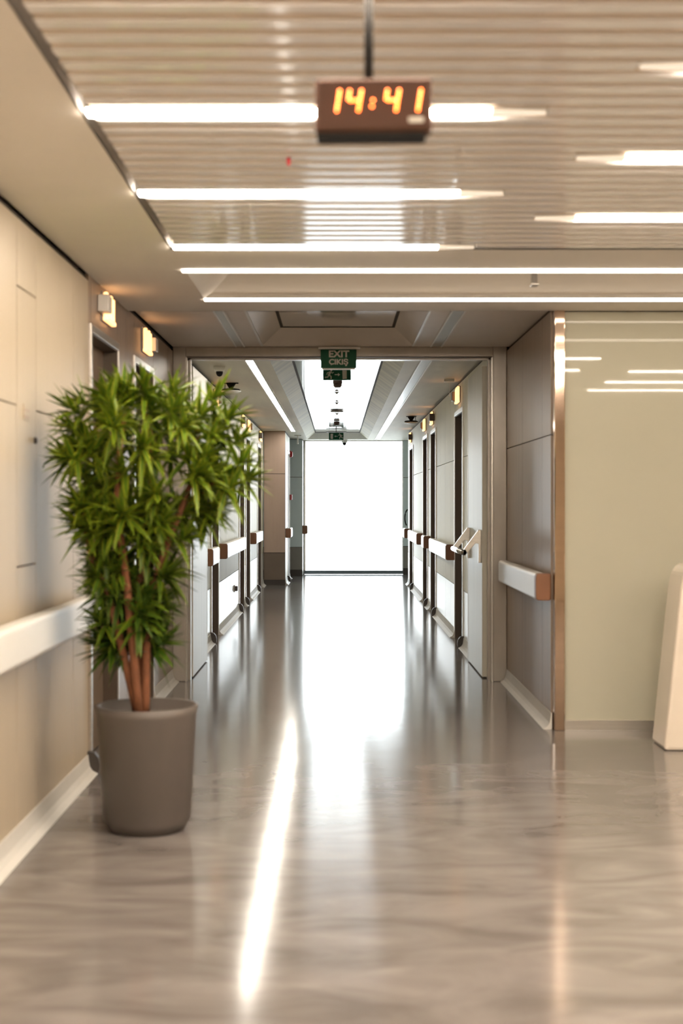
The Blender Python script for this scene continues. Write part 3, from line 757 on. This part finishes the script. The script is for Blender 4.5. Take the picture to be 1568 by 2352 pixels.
for k in range(190):
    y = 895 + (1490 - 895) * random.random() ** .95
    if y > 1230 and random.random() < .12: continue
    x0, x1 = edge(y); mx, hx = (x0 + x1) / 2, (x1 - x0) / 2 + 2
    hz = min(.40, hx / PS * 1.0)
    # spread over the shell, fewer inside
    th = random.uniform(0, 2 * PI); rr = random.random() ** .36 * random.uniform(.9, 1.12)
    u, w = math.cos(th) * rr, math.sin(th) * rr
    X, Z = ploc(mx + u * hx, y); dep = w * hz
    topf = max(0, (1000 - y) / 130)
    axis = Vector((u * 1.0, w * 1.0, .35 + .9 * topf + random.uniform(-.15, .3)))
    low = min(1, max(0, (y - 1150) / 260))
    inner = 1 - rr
    rosette(Vector((X, dep, Z)), axis, random.uniform(.125, .175), random.choice((17, 20, 23)), .12 + .55 * low + .5 * inner)  # lower and inner leaves coloured darker, shade painted into the crown
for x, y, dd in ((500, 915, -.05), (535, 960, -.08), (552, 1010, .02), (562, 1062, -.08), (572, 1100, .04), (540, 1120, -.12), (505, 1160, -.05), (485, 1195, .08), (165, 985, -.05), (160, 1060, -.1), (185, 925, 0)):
    X, Z = ploc(x, y)
    rosette(Vector((X, dd, Z)), Vector((.8 if x > 330 else -.8, -.5, .45)), .15, 18, .12)
for v in fb.verts:       # leaves press flat against the wall instead of passing it
    v.co.x = max(v.co.x, XL - PX + .012 + .01 * random.random())
me = bpy.data.meshes.new('foliage')
tl = [f[tone] for f in fb.faces]
fb.to_mesh(me); fb.free(); me.materials.append(M['foliage'])
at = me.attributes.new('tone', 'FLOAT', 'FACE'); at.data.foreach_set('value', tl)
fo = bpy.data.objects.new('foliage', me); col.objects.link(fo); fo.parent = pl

# ------------------------------------------------------------------ light
w = bpy.data.worlds.new('sky'); sc.world = w; w.use_nodes = True
WN, WL = w.node_tree.nodes, w.node_tree.links
# hazy day: glare near the horizon, calmer sky above, ground below
tcw = WN.new('ShaderNodeTexCoord'); sxw = WN.new('ShaderNodeSeparateXYZ'); rw = WN.new('ShaderNodeValToRGB')
mw = WN.new('ShaderNodeMapRange'); mw.inputs['From Min'].default_value = -1; mw.inputs['From Max'].default_value = 1
WL.new(tcw.outputs['Generated'], sxw.inputs[0]); WL.new(sxw.outputs['Z'], mw.inputs['Value']); WL.new(mw.outputs['Result'], rw.inputs['Fac'])
el = rw.color_ramp.elements
el[0].position = .36; el[0].color = (.16, .17, .16, 1); el[1].position = .72; el[1].color = (.20, .24, .27, 1)
e = el.new(.45); e.color = (.92, .97, 1, 1); e = el.new(.56); e.color = (.92, .97, 1, 1)
WL.new(rw.outputs['Color'], WN['Background'].inputs['Color'])
WN['Background'].inputs['Strength'].default_value = 9
la = bpy.data.lights.new('window_portal', 'AREA'); la.shape = 'RECTANGLE'; la.size = 1.95; la.size_y = 2.62
la.cycles.is_portal = True
lo = bpy.data.objects.new('window_portal', la); col.objects.link(lo); lo.location = (.325, 28.45, 1.345); lo.rotation_euler = (-PI / 2, 0, 0)

# ------------------------------------------------------------------ camera
cam = bpy.data.cameras.new('camera'); co = bpy.data.objects.new('camera', cam); col.objects.link(co)
co.location = (0, 0, CAMZ); co.rotation_euler = (PI / 2, 0, 0)
cam.lens = 50; cam.sensor_width = 36; cam.sensor_fit = 'AUTO'
cam.shift_x = 9 / 2352; cam.shift_y = -21 / 2352
cam.clip_end = 100; cam.clip_start = .05
cam.dof.use_dof = True; cam.dof.focus_distance = 20; cam.dof.aperture_fstop = 2.5
sc.camera = co
vs = sc.view_settings
vs.view_transform = 'Standard'; vs.look = 'None'; vs.gamma = 1; vs.use_curve_mapping = False; vs.exposure = .56
sc.cycles.use_denoising = True
sc.cycles.max_bounces = 10; sc.cycles.diffuse_bounces = 5; sc.cycles.glossy_bounces = 6
sc.cycles.sample_clamp_indirect = 8
